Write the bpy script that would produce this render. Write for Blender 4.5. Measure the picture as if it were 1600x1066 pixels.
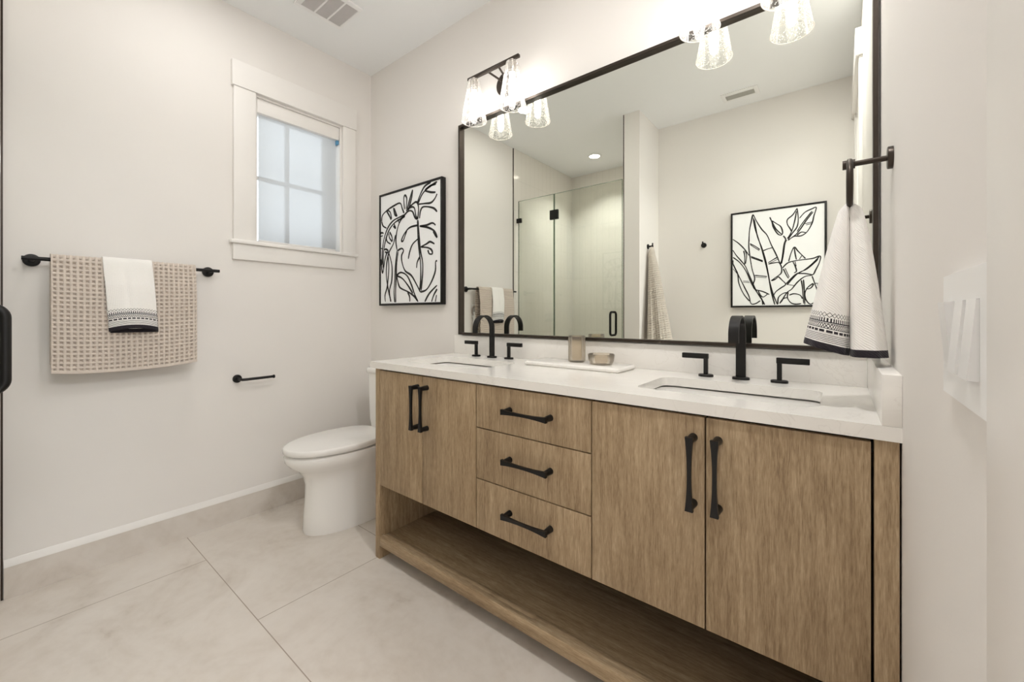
import bpy, bmesh, math, random
from mathutils import Vector, Matrix
random.seed(4)
for o in list(bpy.data.objects): bpy.data.objects.remove(o)
S = bpy.context.scene; COL = S.collection
R = math.radians

# ------------------------------------------------------------------ camera, world, exposure
CAM = Vector((2.5266, -1.6126, 1.1013)); YAW = R(38.54); FPX = 642.47; V0 = 491.2
cd = bpy.data.cameras.new('camera'); cam = bpy.data.objects.new('camera', cd); COL.objects.link(cam)
cd.sensor_width = 36; cd.lens = FPX/1600*36; cd.shift_y = -(533-V0)/1600; cd.clip_start = .01
cam.location = CAM; cam.rotation_euler = (R(90), 0, YAW); S.camera = cam
S.view_settings.view_transform = 'Standard'; S.view_settings.look = 'None'
S.view_settings.gamma = 1; S.view_settings.use_curve_mapping = False
S.view_settings.exposure = 0.17
S.cycles.use_denoising = True
S.cycles.max_bounces = 14; S.cycles.diffuse_bounces = 8; S.cycles.glossy_bounces = 6
S.cycles.transparent_max_bounces = 24; S.cycles.transmission_bounces = 6
S.cycles.sample_clamp_indirect = 6; S.cycles.blur_glossy = 0.5
W = bpy.data.worlds.new('sky'); S.world = W; W.use_nodes = True
bg = W.node_tree.nodes['Background']; bg.inputs[0].default_value = (.88, .945, 1, 1); bg.inputs[1].default_value = 2.0
BULB = 25.0; CEIL_W = 3.2; FILL_W = 60.0; SHOWER_W = 8.0
H = 2.743; XR = 2.62; YO = -2.0784

def portal(loc, rot, sx, sy):
    l = bpy.data.lights.new('window_portal', 'AREA'); l.shape = 'RECTANGLE'; l.size = sx; l.size_y = sy
    l.cycles.is_portal = True
    o = bpy.data.objects.new('window_portal', l); o.location = loc; o.rotation_euler = rot; COL.objects.link(o)
portal((-.20, -.468, 1.91), (0, R(-90), 0), .82, .52)
portal((5.30, -1.5, 1.5), (0, R(90), 0), 1.9, 2.4)

# added area light beyond the doorway, throws extra fill into the bathroom
bl = bpy.data.lights.new('doorway_fill', 'AREA'); bl.shape = 'DISK'; bl.size = .9; bl.energy = FILL_W; bl.color = (1, 1, 1)
bo = bpy.data.objects.new('doorway_fill', bl); bo.location = (4.1, -1.6, H-.05); COL.objects.link(bo)

# ------------------------------------------------------------------ materials
def new(n):
    m = bpy.data.materials.new(n); m.use_nodes = True
    return m, m.node_tree.nodes, m.node_tree.links, m.node_tree.nodes['Principled BSDF']
def plain(n, c, rough=.5, metal=0, spec=.5, bump=0, bscale=300):
    m, N, L, p = new(n)
    p.inputs['Base Color'].default_value = (*c, 1); p.inputs['Roughness'].default_value = rough
    p.inputs['Metallic'].default_value = metal; p.inputs['Specular IOR Level'].default_value = spec
    if bump:
        t = N.new('ShaderNodeTexNoise'); t.inputs['Scale'].default_value = bscale; t.inputs['Detail'].default_value = 3
        g = N.new('ShaderNodeNewGeometry'); L.new(g.outputs['Position'], t.inputs['Vector'])
        b = N.new('ShaderNodeBump'); b.inputs['Strength'].default_value = bump; b.inputs['Distance'].default_value = .002
        L.new(t.outputs['Fac'], b.inputs['Height']); L.new(b.outputs['Normal'], p.inputs['Normal'])
    return m
class X:   # tiny expression builder over Math nodes
    def __init__(s, N, L): s.N, s.L = N, L
    def m(s, op, a, b=None, c=None):
        n = s.N.new('ShaderNodeMath'); n.operation = op
        for i, v in enumerate((a, b, c)):
            if v is None: continue
            if isinstance(v, (int, float)): n.inputs[i].default_value = v
            else: s.L.new(v, n.inputs[i])
        return n.outputs[0]
    def between(s, v, a, b): return s.m('MULTIPLY', s.m('GREATER_THAN', v, a), s.m('LESS_THAN', v, b))
    def mx(s, *a):
        r = a[0]
        for k in a[1:]: r = s.m('MAXIMUM', r, k)
        return r
def ramp(N, pts):
    r = N.new('ShaderNodeValToRGB'); e = r.color_ramp.elements
    e[0].position, e[0].color = pts[0][0], (*pts[0][1], 1); e[1].position, e[1].color = pts[-1][0], (*pts[-1][1], 1)
    for p, c in pts[1:-1]:
        k = e.new(p); k.color = (*c, 1)
    return r
def wood(n, axis):
    m, N, L, p = new(n)
    tc = N.new('ShaderNodeTexCoord'); oi = N.new('ShaderNodeObjectInfo')
    add = N.new('ShaderNodeVectorMath'); add.operation = 'MULTIPLY_ADD'
    L.new(oi.outputs['Random'], add.inputs[0]); add.inputs[1].default_value = (7, 3, 5); L.new(tc.outputs['Object'], add.inputs[2])
    def streak(lo, hi, det, dist):
        mp = N.new('ShaderNodeMapping'); sc = [hi]*3; sc['XYZ'.index(axis)] = lo; mp.inputs['Scale'].default_value = sc
        L.new(add.outputs[0], mp.inputs['Vector'])
        t = N.new('ShaderNodeTexNoise'); t.inputs['Scale'].default_value = 1; t.inputs['Detail'].default_value = det
        t.inputs['Distortion'].default_value = dist; t.inputs['Roughness'].default_value = .6
        L.new(mp.outputs[0], t.inputs['Vector']); return t.outputs['Fac']
    a = streak(1.1, 9, 4, 1.2); b = streak(9, 130, 5, .5); c = streak(40, 460, 3, .2)
    e = X(N, L)
    f = e.m('ADD', e.m('ADD', e.m('MULTIPLY', a, .36), e.m('MULTIPLY', b, .42)), e.m('MULTIPLY', c, .40))
    r = ramp(N, [(.40, (.18, .118, .066)), (.54, (.315, .222, .130)), (.64, (.41, .302, .186)), (.78, (.54, .42, .28))])
    L.new(f, r.inputs['Fac']); L.new(r.outputs['Color'], p.inputs['Base Color'])
    p.inputs['Roughness'].default_value = .5; p.inputs['Specular IOR Level'].default_value = .3
    bm_ = N.new('ShaderNodeBump'); bm_.inputs['Strength'].default_value = .15; bm_.inputs['Distance'].default_value = .001
    L.new(f, bm_.inputs['Height']); L.new(bm_.outputs['Normal'], p.inputs['Normal'])
    return m
def stone_floor(n, grout, kf=1.0):
    m, N, L, p = new(n); e = X(N, L)
    g = N.new('ShaderNodeNewGeometry'); s = N.new('ShaderNodeSeparateXYZ'); L.new(g.outputs['Position'], s.inputs[0])
    x, y = s.outputs[0], s.outputs[1]
    t = N.new('ShaderNodeTexNoise'); t.inputs['Scale'].default_value = 2.6; t.inputs['Detail'].default_value = 8; t.inputs['Roughness'].default_value = .6; t.inputs['Distortion'].default_value = 1.2
    t2 = N.new('ShaderNodeTexNoise'); t2.inputs['Scale'].default_value = 28; t2.inputs['Detail'].default_value = 6
    for k in (t, t2): L.new(g.outputs['Position'], k.inputs['Vector'])
    f = e.m('ADD', e.m('MULTIPLY', t.outputs['Fac'], .8), e.m('MULTIPLY', t2.outputs['Fac'], .2))
    r = ramp(N, [*[(p_, tuple(kf*c_ for c_ in q_)) for p_, q_ in ((.32, (.53, .47, .41)), (.42, (.645, .59, .53)), (.53, (.70, .65, .595)), (.70, (.745, .70, .65)))]])
    L.new(f, r.inputs['Fac']); col = r.outputs['Color']
    if grout:
        yy = e.m('DIVIDE', e.m('ADD', y, 1.025), .59); row = e.m('FLOOR', yy); fy = e.m('SUBTRACT', yy, row)
        odd = e.m('FLOORED_MODULO', e.m('ADD', row, 1), 2)
        xx = e.m('DIVIDE', e.m('SUBTRACT', e.m('SUBTRACT', x, .308), e.m('MULTIPLY', odd, .58)), 1.17)
        fx = e.m('SUBTRACT', xx, e.m('FLOOR', xx))
        gy = e.m('LESS_THAN', e.m('MULTIPLY', e.m('MINIMUM', fy, e.m('SUBTRACT', 1, fy)), .59), .0016)
        gx = e.m('LESS_THAN', e.m('MULTIPLY', e.m('MINIMUM', fx, e.m('SUBTRACT', 1, fx)), 1.17), .0016)
        mk = e.m('MAXIMUM', gx, gy)
        mix = N.new('ShaderNodeMixRGB'); L.new(mk, mix.inputs[0]); L.new(col, mix.inputs[1]); mix.inputs[2].default_value = (.36, .30, .25, 1)
        col = mix.outputs[0]
    L.new(col, p.inputs['Base Color']); p.inputs['Roughness'].default_value = .42; p.inputs['Specular IOR Level'].default_value = .35
    return m
def quartz(n):
    m, N, L, p = new(n)
    g = N.new('ShaderNodeNewGeometry'); t = N.new('ShaderNodeTexNoise'); t.inputs['Scale'].default_value = 4.5; t.inputs['Detail'].default_value = 9; t.inputs['Distortion'].default_value = 2.5
    L.new(g.outputs['Position'], t.inputs['Vector'])
    r = ramp(N, [(.40, (.87, .85, .815)), (.488, (.862, .842, .807)), (.50, (.80, .775, .74)), (.508, (.862, .842, .807)), (.60, (.85, .83, .795))])
    L.new(t.outputs['Fac'], r.inputs['Fac']); L.new(r.outputs['Color'], p.inputs['Base Color'])
    p.inputs['Roughness'].default_value = .16; p.inputs['Specular IOR Level'].default_value = .5
    return m
def clear(n, tint, refl=1.0, extra=None, rough=.02):
    """thin clear glass: mostly see-through, Fresnel reflection"""
    m = bpy.data.materials.new(n); m.use_nodes = True; N, L = m.node_tree.nodes, m.node_tree.links
    N.remove(N['Principled BSDF']); out = N['Material Output']
    tr = N.new('ShaderNodeBsdfTransparent'); tr.inputs[0].default_value = (*tint, 1)
    gl = N.new('ShaderNodeBsdfGlossy'); gl.inputs['Roughness'].default_value = rough; gl.inputs[0].default_value = (1, 1, 1, 1)
    fr = N.new('ShaderNodeFresnel'); fr.inputs[0].default_value = 1.45
    e = X(N, L); f = e.m('MULTIPLY', fr.outputs[0], refl)
    mx = N.new('ShaderNodeMixShader'); L.new(f, mx.inputs[0]); L.new(tr.outputs[0], mx.inputs[1]); L.new(gl.outputs[0], mx.inputs[2])
    last = mx.outputs[0]
    if extra:  # (mode, amount, colour): part of the glass body scatters light
        mode, amt, colr = extra
        tl = N.new('ShaderNodeBsdfTranslucent'); tl.inputs[0].default_value = (*colr, 1)
        df = N.new('ShaderNodeBsdfDiffuse'); df.inputs[0].default_value = (*colr, 1)
        ad = N.new('ShaderNodeMixShader'); L.new(tl.outputs[0], ad.inputs[1]); L.new(df.outputs[0], ad.inputs[2])
        m2 = N.new('ShaderNodeMixShader'); L.new(last, m2.inputs[1]); L.new(ad.outputs[0], m2.inputs[2])
        if mode == 'seed':
            g = N.new('ShaderNodeTexCoord'); v = N.new('ShaderNodeTexVoronoi'); v.inputs['Scale'].default_value = 170
            L.new(g.outputs['Object'], v.inputs['Vector'])
            k = e.m('MULTIPLY', e.m('LESS_THAN', v.outputs['Distance'], .36), amt); k = e.m('ADD', k, .035); L.new(k, m2.inputs[0])
        else: m2.inputs[0].default_value = amt
        last = m2.outputs[0]
    L.new(last, out.inputs[0]); return m
def emit(n, c, s):
    m = bpy.data.materials.new(n); m.use_nodes = True; N, L = m.node_tree.nodes, m.node_tree.links
    N.remove(N['Principled BSDF']); e = N.new('ShaderNodeEmission'); e.inputs[0].default_value = (*c, 1); e.inputs[1].default_value = s
    L.new(e.outputs[0], N['Material Output'].inputs[0]); return m
def cloth(n, c, ribs=0, pattern=False, hem=0):
    m, N, L, p = new(n); e = X(N, L)
    p.inputs['Roughness'].default_value = .95; p.inputs['Specular IOR Level'].default_value = .1
    p.inputs['Sheen Weight'].default_value = .15
    uv = N.new('ShaderNodeTexCoord'); s = N.new('ShaderNodeSeparateXYZ'); L.new(uv.outputs['UV'], s.inputs[0])
    u, v = s.outputs[0], s.outputs[1]
    base = N.new('ShaderNodeMixRGB'); base.inputs[1].default_value = (*c, 1); base.inputs[2].default_value = (.030, .026, .032, 1)
    base.inputs[0].default_value = 0
    def tri(period):   # 0..1 triangle wave along u
        return e.m('PINGPONG', e.m('DIVIDE', u, period/2), 1)
    mk = None
    if hem: mk = e.m('LESS_THAN', v, hem)
    if pattern:
        t2 = tri(.021)
        up = e.m('ADD', .0795, e.m('MULTIPLY', t2, .011)); dn = e.m('SUBTRACT', .0905, e.m('MULTIPLY', t2, .011))
        wave = e.m('MAXIMUM', e.m('LESS_THAN', e.m('ABSOLUTE', e.m('SUBTRACT', v, up)), .00085), e.m('LESS_THAN', e.m('ABSOLUTE', e.m('SUBTRACT', v, dn)), .00085))
        teeth = e.m('MULTIPLY', e.between(v, .0685, .0775), e.m('LESS_THAN', tri(.0062), .48))
        base1 = e.between(v, .0665, .069)
        t3 = tri(.0125); up3 = e.m('ADD', .0535, e.m('MULTIPLY', t3, .0105)); dn3 = e.m('SUBTRACT', .064, e.m('MULTIPLY', t3, .0105))
        xx = e.m('MAXIMUM', e.m('LESS_THAN', e.m('ABSOLUTE', e.m('SUBTRACT', v, up3)), .0014), e.m('LESS_THAN', e.m('ABSOLUTE', e.m('SUBTRACT', v, dn3)), .0014))
        xl = e.m('MAXIMUM', e.between(v, .0515, .0532), e.between(v, .0638, .0652))
        dash = e.m('MULTIPLY', e.between(v, .0425, .0485), e.m('GREATER_THAN', tri(.0145), .22))
        st = e.m('MULTIPLY', e.between(v, .019, .0405), e.m('LESS_THAN', e.m('FRACT', e.m('DIVIDE', v, .0040)), .36))
        mk = e.mx(mk, wave, teeth, base1, xx, xl, dash, st)
    if mk is not None: L.new(mk, base.inputs[0])
    L.new(base.outputs[0], p.inputs['Base Color'])
    if ribs:
        h = e.m('SINE', e.m('MULTIPLY', e.m('ADD', v, e.m('MULTIPLY', u, .55)), 2*math.pi*ribs))
        b = N.new('ShaderNodeBump'); b.inputs['Strength'].default_value = .35; b.inputs['Distance'].default_value = .002
        L.new(h, b.inputs['Height']); L.new(b.outputs['Normal'], p.inputs['Normal'])
    return m
def shower_tile(n):
    m, N, L, p = new(n)
    p.inputs['Base Color'].default_value = (.78, .755, .71, 1); p.inputs['Roughness'].default_value = .08
    e = X(N, L); g = N.new('ShaderNodeNewGeometry'); s = N.new('ShaderNodeSeparateXYZ'); L.new(g.outputs['Position'], s.inputs[0])
    def line(v, per):
        f = e.m('PINGPONG', e.m('DIVIDE', v, per/2), 1); return e.m('LESS_THAN', f, .0018*2/per)
    xy = e.m('ADD', s.outputs[0], s.outputs[1])
    ln = e.m('MAXIMUM', line(xy, .075), line(s.outputs[2], .305))
    mx = N.new('ShaderNodeMixRGB'); mx.inputs[1].default_value = (.78, .755, .71, 1); mx.inputs[2].default_value = (.70, .675, .63, 1)
    L.new(ln, mx.inputs[0]); L.new(mx.outputs[0], p.inputs['Base Color'])
    t = N.new('ShaderNodeTexNoise'); t.inputs['Scale'].default_value = 9; L.new(g.outputs['Position'], t.inputs['Vector'])
    b = N.new('ShaderNodeBump'); b.inputs['Strength'].default_value = .08; b.inputs['Distance'].default_value = .01
    L.new(t.outputs['Fac'], b.inputs['Height']); L.new(b.outputs['Normal'], p.inputs['Normal'])
    return m
def shade_fabric(n):
    m = bpy.data.materials.new(n); m.use_nodes = True; N, L = m.node_tree.nodes, m.node_tree.links
    N.remove(N['Principled BSDF'])
    tr = N.new('ShaderNodeBsdfTransparent'); tl = N.new('ShaderNodeBsdfTranslucent'); df = N.new('ShaderNodeBsdfDiffuse')
    tl.inputs[0].default_value = (.58, .58, .58, 1); df.inputs[0].default_value = (.74, .75, .75, 1)
    a = N.new('ShaderNodeMixShader'); a.inputs[0].default_value = .35; L.new(tl.outputs[0], a.inputs[1]); L.new(df.outputs[0], a.inputs[2])
    b = N.new('ShaderNodeMixShader'); b.inputs[0].default_value = .87; L.new(tr.outputs[0], b.inputs[1]); L.new(a.outputs[0], b.inputs[2])
    L.new(b.outputs[0], N['Material Output'].inputs[0]); return m

M = dict(
    wall=plain('wall_paint', (.80, .775, .748), .75, spec=.2, bump=.05),
    ceil=plain('ceiling_paint', (.885, .90, .91), .85, spec=.1),
    trim=plain('white_trim_paint', (.83, .81, .785), .4, spec=.4),
    tile=stone_floor('floor_stone_tile', True), base=stone_floor('base_stone_tile', False, .93),
    oakz=wood('oak_vertical_grain', 'Z'), oakx=wood('oak_long_grain', 'X'),
    quartz=quartz('white_quartz'), black=plain('matte_black_metal', (.0075, .0065, .006), .45, .2, .4),
    bronze=plain('dark_bronze_metal', (.045, .034, .026), .35, .6, .5),
    dark=plain('cabinet_baked_shade', (.03, .024, .018), .8),  # shade of the cabinet recess put into the colour
    china=plain('white_china', (.88, .87, .85), .08, spec=.5),
    plastic=plain('white_plastic', (.86, .86, .86), .3),
    canvas=plain('white_canvas', (.93, .945, .955), .8), ink=plain('black_ink', (.012, .011, .010), .6),
    mirror=plain('mirror_silver', (.83, .845, .79), .0, 1.0),
    chrome=plain('brushed_nickel', (.6, .57, .53), .25, 1.0),
    waffle=cloth('waffle_towel_cloth', (.63, .555, .49)), waffle2=cloth('pale_waffle_cloth', (.56, .51, .45)),
    handp=cloth('white_towel_patterned', (.92, .90, .875), 170, True, .0165), handh=cloth('white_towel_hemmed', (.92, .90, .875), 170, False, .0165),
    seed=clear('seeded_glass', (.97, .965, .955), .9, ('seed', .42, (.95, .92, .88))), rim=clear('glass_rim', (.9, .88, .85), 1.3, ('flat', .45, (1, .97, .93))),
    pane=clear('window_glass', (.97, .985, .99), .8), shower=clear('shower_glass', (.935, .95, .922), 1.1),
    gedge=clear('shower_glass_edge', (.55, .62, .56), .6, ('flat', .25, (.5, .58, .52))),
    amber=clear('smoky_amber_glass', (.93, .895, .84), 1.2, ('flat', .07, (.74, .67, .57)), .06),
    bulb=emit('bulb_glow', (1, .96, .915), BULB), lens=emit('recessed_lens', (1, .90, .78), 22),
    showtile=shower_tile('shower_wall_tile'), shade=shade_fabric('roller_shade_fabric'),
    cord=plain('taupe_cord', (.30, .25, .22), .6), grey=plain('grille_grey', (.62, .605, .60), .6),
    vent_shade=plain('vent_shadow', (.10, .10, .095), .8), ext=plain('exterior_white', (.7, .7, .7), .8),
    duct=plain('metal_louvre', (.42, .42, .39), .4, .3),
)
M['marble'] = quartz('tray_marble')

# ------------------------------------------------------------------ mesh helpers
class MB:
    def __init__(s): s.bm = bmesh.new(); s.uv = None
    def box(s, x0, x1, y0, y1, z0, z1, bev=0, seg=2):
        b = bmesh.new(); bmesh.ops.create_cube(b, size=1)
        for v in b.verts: v.co = Vector(((x0+x1)/2+v.co.x*(x1-x0), (y0+y1)/2+v.co.y*(y1-y0), (z0+z1)/2+v.co.z*(z1-z0)))
        if bev: bmesh.ops.bevel(b, geom=b.edges[:], offset=bev, segments=seg, affect='EDGES', profile=.5)
        s.merge(b); return s
    def merge(s, b):
        me = bpy.data.meshes.new('t'); b.to_mesh(me); b.free(); s.bm.from_mesh(me); bpy.data.meshes.remove(me)
    def loft(s, rings, cap0=True, cap1=True, closed=True):
        vs = [[s.bm.verts.new(p) for p in r] for r in rings]; n = len(rings[0])
        for a, b in zip(vs, vs[1:]):
            for i in range(n if closed else n-1):
                j = (i+1) % n; s.bm.faces.new((a[i], a[j], b[j], b[i]))
        if cap0: s.bm.faces.new(list(reversed(vs[0])))
        if cap1: s.bm.faces.new(vs[-1])
        return s
    def cyl(s, p0, p1, r0, r1=None, n=20, cap=True):
        p0, p1 = Vector(p0), Vector(p1); r1 = r0 if r1 is None else r1
        d = (p1-p0).normalized(); a = d.orthogonal().normalized(); b = d.cross(a)
        ring = lambda p, r: [p+a*r*math.cos(2*math.pi*k/n)+b*r*math.sin(2*math.pi*k/n) for k in range(n)]
        return s.loft([ring(p0, r0), ring(p1, r1)], cap, cap)
    def disc(s, c, ax, r, t, bev=.002, n=32):   # rounded disc from c along ax, thickness t
        c, ax = Vector(c), Vector(ax).normalized(); a = ax.orthogonal().normalized(); b = ax.cross(a)
        ring = lambda h, q: [c+ax*h+a*q*math.cos(2*math.pi*k/n)+b*q*math.sin(2*math.pi*k/n) for k in range(n)]
        return s.loft([ring(0, r), ring(t-bev, r), ring(t-bev*.3, r-bev*.3), ring(t, r-bev)])
    def tube(s, pts, r, n=10, closed=False, cap=True):
        pts = [Vector(p) for p in pts]; m = len(pts); rings = []; prev = None
        for i, p in enumerate(pts):
            if closed: t = pts[(i+1) % m]-pts[i-1]
            else: t = pts[min(i+1, m-1)]-pts[max(i-1, 0)]
            t.normalize()
            a = t.orthogonal().normalized() if prev is None else (prev-t*prev.dot(t)).normalized()
            prev = a; b = t.cross(a); q = r[i] if isinstance(r, (list, tuple)) else r
            rings.append([p+a*q*math.cos(2*math.pi*k/n)+b*q*math.sin(2*math.pi*k/n) for k in range(n)])
        if closed: rings.append(rings[0]); cap = False
        s.loft(rings, cap, cap)
        if closed: bmesh.ops.remove_doubles(s.bm, verts=s.bm.verts[:], dist=1e-6)
        return s
    def lathe(s, prof, c, n=40, rib=None):
        c = Vector(c); rings = []
        for k, (r, z) in enumerate(prof):
            rings.append([c+Vector(((r+(rib(a, k) if rib else 0))*math.cos(a), (r+(rib(a, k) if rib else 0))*math.sin(a), z)) for a in [2*math.pi*i/n for i in range(n)]])
        return s.loft(rings, False, False)
    def sheet(s, nu, nv, f, uvf=None):
        vs = [[s.bm.verts.new(f(i/nu, j/nv)) for i in range(nu+1)] for j in range(nv+1)]
        lay = s.bm.loops.layers.uv.verify() if uvf else None
        for j in range(nv):
            for i in range(nu):
                fc = s.bm.faces.new((vs[j][i], vs[j][i+1], vs[j+1][i+1], vs[j+1][i]))
                if uvf:
                    for lp, (a, b) in zip(fc.loops, ((i, j), (i+1, j), (i+1, j+1), (i, j+1))): lp[lay].uv = uvf(a/nu, b/nv)
        return s
    def obj(s, name, mat, org=(0, 0, 0), parent=None, sharp=35, recalc=True):
        if recalc: bmesh.ops.recalc_face_normals(s.bm, faces=s.bm.faces[:])
        bmesh.ops.translate(s.bm, verts=s.bm.verts[:], vec=-Vector(org))
        me = bpy.data.meshes.new(name); s.bm.to_mesh(me); s.bm.free()
        for p in me.polygons: p.use_smooth = True
        me.set_sharp_from_angle(angle=R(sharp)); me.materials.append(M[mat] if isinstance(mat, str) else mat)
        o = bpy.data.objects.new(name, me); COL.objects.link(o)
        if parent is not None: o.parent = parent
        else: o.location = org
        return o
def rr(x0, x1, y0, y1, r, z, n=6):
    out = []
    for cx, cy, a0 in ((x1-r, y1-r, 0), (x0+r, y1-r, 90), (x0+r, y0+r, 180), (x1-r, y0+r, 270)):
        for k in range(n+1):
            a = R(a0+90*k/n); out.append(Vector((cx+r*math.cos(a), cy+r*math.sin(a), z)))
    return out
def tag(o, label, cat, group=None):
    o['label'] = label; o['category'] = cat
    if group: o['group'] = group
    return o
class Thing:
    def __init__(s, name, loc, label, cat, group=None, structure=False):
        o = bpy.data.objects.new(name, None); o.location = loc; o.empty_display_size = .05; COL.objects.link(o)
        s.o, s.org = o, Vector(loc)
        if structure: o['kind'] = 'structure'; 
        if label: tag(o, label, cat, group)
    def part(s, name, mb, mat, sub=None, label=None, sharp=35):
        p = mb.obj(name, mat, s.org, sub or s.o, sharp)
        if label: p['label'] = label
        return p
def struct(name, mb, mat, label=None):
    o = mb.obj(name, mat); o['kind'] = 'structure'
    if label: o['label'] = label
    return o
def copy_tree(o, parent=None):
    c = o.copy(); COL.objects.link(c)
    if parent is not None: c.parent = parent
    for ch in list(o.children): copy_tree(ch, c)
    return c
def ray(u, v):
    r = (u-800)/FPX; return Vector((r*math.cos(YAW)-math.sin(YAW), r*math.sin(YAW)+math.cos(YAW), -(v-V0)/FPX))
def onY(u, v, y, mirror=False):        # point of the plane Y = y seen at pixel (u, v), directly or in the mirror
    t = (-.024-y) if mirror else y
    d = ray(u, v); p = CAM+d*((t-CAM.y)/d.y)
    return Vector((p.x, y, p.z))

# ------------------------------------------------------------------ setting
WY0, WY1, WZ0, WZ1 = -.722, -.214, 1.500, 2.318          # window opening in the left wall
SHY = -2.735                                              # back of the shower
struct('floor', MB().box(-.2, 5.4, -3.2, .4, -.1, 0), 'tile')
struct('ceiling', MB().box(-.25, 5.4, -3.3, .45, H, H+.12), 'ceil')
w = MB()
w.box(-.2, 0, -1.597, WY0, 0, H).box(-.2, 0, WY1, .2, 0, H).box(-.2, 0, WY0, WY1, 0, WZ0).box(-.2, 0, WY0, WY1, WZ1, H)
struct('wall_left', w, 'wall')
struct('wall_back', MB().box(-.2, XR+.12, 0, .15, 0, H), 'wall')
DY0, DY1, DZ = -1.99, -1.275, 2.44                        # doorway beside the camera
w = MB(); w.box(XR, XR+.12, DY1, 0, 0, H).box(XR, XR+.12, YO-.1, DY0, 0, H).box(XR, XR+.12, DY0, DY1, DZ, H)
struct('wall_right', w, 'wall')
struct('wall_front', MB().box(1.269, XR+.12, YO-.12, YO, 0, H), 'wall')
struct('wall_wing', MB().box(1.139, 1.269, SHY, -1.634, 0, H), 'wall')
struct('wall_shower_left', MB().box(-.2, .006, SHY, -1.600, 0, H), 'showtile')
struct('wall_shower_back', MB().box(-.2, 1.139, SHY-.15, SHY, 0, H), 'showtile')
struct('wall_shower_right', MB().box(1.130, 1.139, SHY, -1.640, 0, H), 'showtile')
struct('trim_1', MB().box(0, .008, -1.6015, -1.5955, 0, H), 'bronze')
struct('trim_2', MB().box(1.1325, 1.1395, -1.640, -1.633, 0, H), 'bronze')
struct('trim_3', MB().box(.006, 1.130, -1.70, -1.61, 0, .10, .004), 'quartz')           # shower kerb
# door casing on the right wall
t = MB(); t.box(XR-.015, XR, DY1, DY1+.085, 0, DZ, .002).box(XR-.015, XR, YO, DY0, 0, DZ, .002)
t.box(XR-.030, XR, YO, DY1+.10, DZ, DZ+.138, .002)
t.box(XR-.005, XR+.125, DY1-.018, DY1, 0, DZ, .001).box(XR-.005, XR+.125, DY0, DY0+.018, 0, DZ, .001).box(XR-.005, XR+.125, DY0+.018, DY1-.018, DZ-.018, DZ, .001)
struct('trim_4', t, 'trim')
# baseboards: stone tile with a sloped white top bead
def baseboard(name, p0, p1, nrm, cap=True):
    p0, p1, n = Vector(p0), Vector(p1), Vector(nrm); th = .012; root = Thing(name, (p0+p1)/2, None, None, structure=True)
    prof = [(0, 0), (th, 0), (th, .122), (0, .122)]
    b = MB().loft([[p+n*a+Vector((0, 0, z)) for a, z in prof] for p in (p0, p1)]); root.part('base_tile', b, 'base')
    prof = [(0, .122), (th, .122), (th, .126), (.002, .150), (0, .150)]
    b = MB().loft([[p+n*a+Vector((0, 0, z)) for a, z in prof] for p in (p0, p1)]); root.part('top_bead', b, 'trim')
baseboard('baseboard_left', (0, -1.594, 0), (0, 0, 0), (1, 0, 0))
baseboard('baseboard_back', (.012, 0, 0), (.875, 0, 0), (0, -1, 0))
baseboard('baseboard_front', (1.281, YO, 0), (XR, YO, 0), (0, 1, 0))
baseboard('baseboard_wing', (1.269, -1.634, 0), (1.269, YO, 0), (1, 0, 0))
baseboard('baseboard_right', (XR, -.60, 0), (XR, DY1+.087, 0), (-1, 0, 0))
# the room beyond the doorway, lit by its own window
w = MB(); w.box(XR+.12, 5.4, .2, .35, 0, H).box(XR+.12, 5.4, -3.3, -3.15, 0, H).box(XR+.12, XR+.13, -3.15, YO-.12, 0, H)
w.box(5.25, 5.4, -.3, .2, 0, H).box(5.25, 5.4, -3.15, -2.7, 0, H).box(5.25, 5.4, -2.7, -.3, 0, .55).box(5.25, 5.4, -2.7, -.3, 2.45, H)
struct('wall_bedroom', w, 'wall')

# window
win = Thing('window_1', (0, (WY0+WY1)/2, WZ0), None, None, structure=True)
b = MB(); cs = .02
b.box(0, cs, WY0-.106, WY0, WZ0, WZ1, .002).box(0, cs, WY1, WY1+.086, WZ0, WZ1, .002)
win.part('casing', b, 'trim')
win.part('head_trim', MB().box(0, .026, -.836, -.122, WZ1, WZ1+.136, .002), 'trim')
win.part('window_stool', MB().box(-.19, .036, -.845, -.116, WZ0-.020, WZ0, .003).box(-.19, -.001, WY0, WY1, WZ0-.02, WZ0), 'trim')
win.part('apron', MB().box(0, .018, -.830, -.130, WZ0-.105, WZ0-.020, .002), 'trim')
b = MB()
b.box(-.188, 0, WY0, WY0+.012, WZ0, WZ1).box(-.188, 0, WY1-.012, WY1, WZ0, WZ1).box(-.188, 0, WY0+.012, WY1-.012, WZ1-.012, WZ1)
win.part('window_jamb', b, 'trim')
b = MB(); y0, y1, z0, z1 = WY0+.012, WY1-.012, WZ0, WZ1-.012; fw = .034
b.box(-.185, -.150, y0, y0+fw, z0, z1).box(-.185, -.150, y1-fw, y1, z0, z1).box(-.185, -.150, y0+fw, y1-fw, z0, z0+fw).box(-.185, -.150, y0+fw, y1-fw, z1-fw, z1)
ym = -.484; zm = 1.905
b.box(-.182, -.152, ym-.010, ym+.010, z0+fw, z1-fw).box(-.182, -.152, y0+fw, ym-.010, zm-.010, zm+.010).box(-.182, -.152, ym+.010, y1-fw, zm-.010, zm+.010)
sash = win.part('sash', b, 'trim')
win.part('pane', MB().box(-.170, -.166, y0+fw-.004, y1-fw+.004, z0+fw-.004, z1-fw+.004), 'pane', sub=sash)
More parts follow.
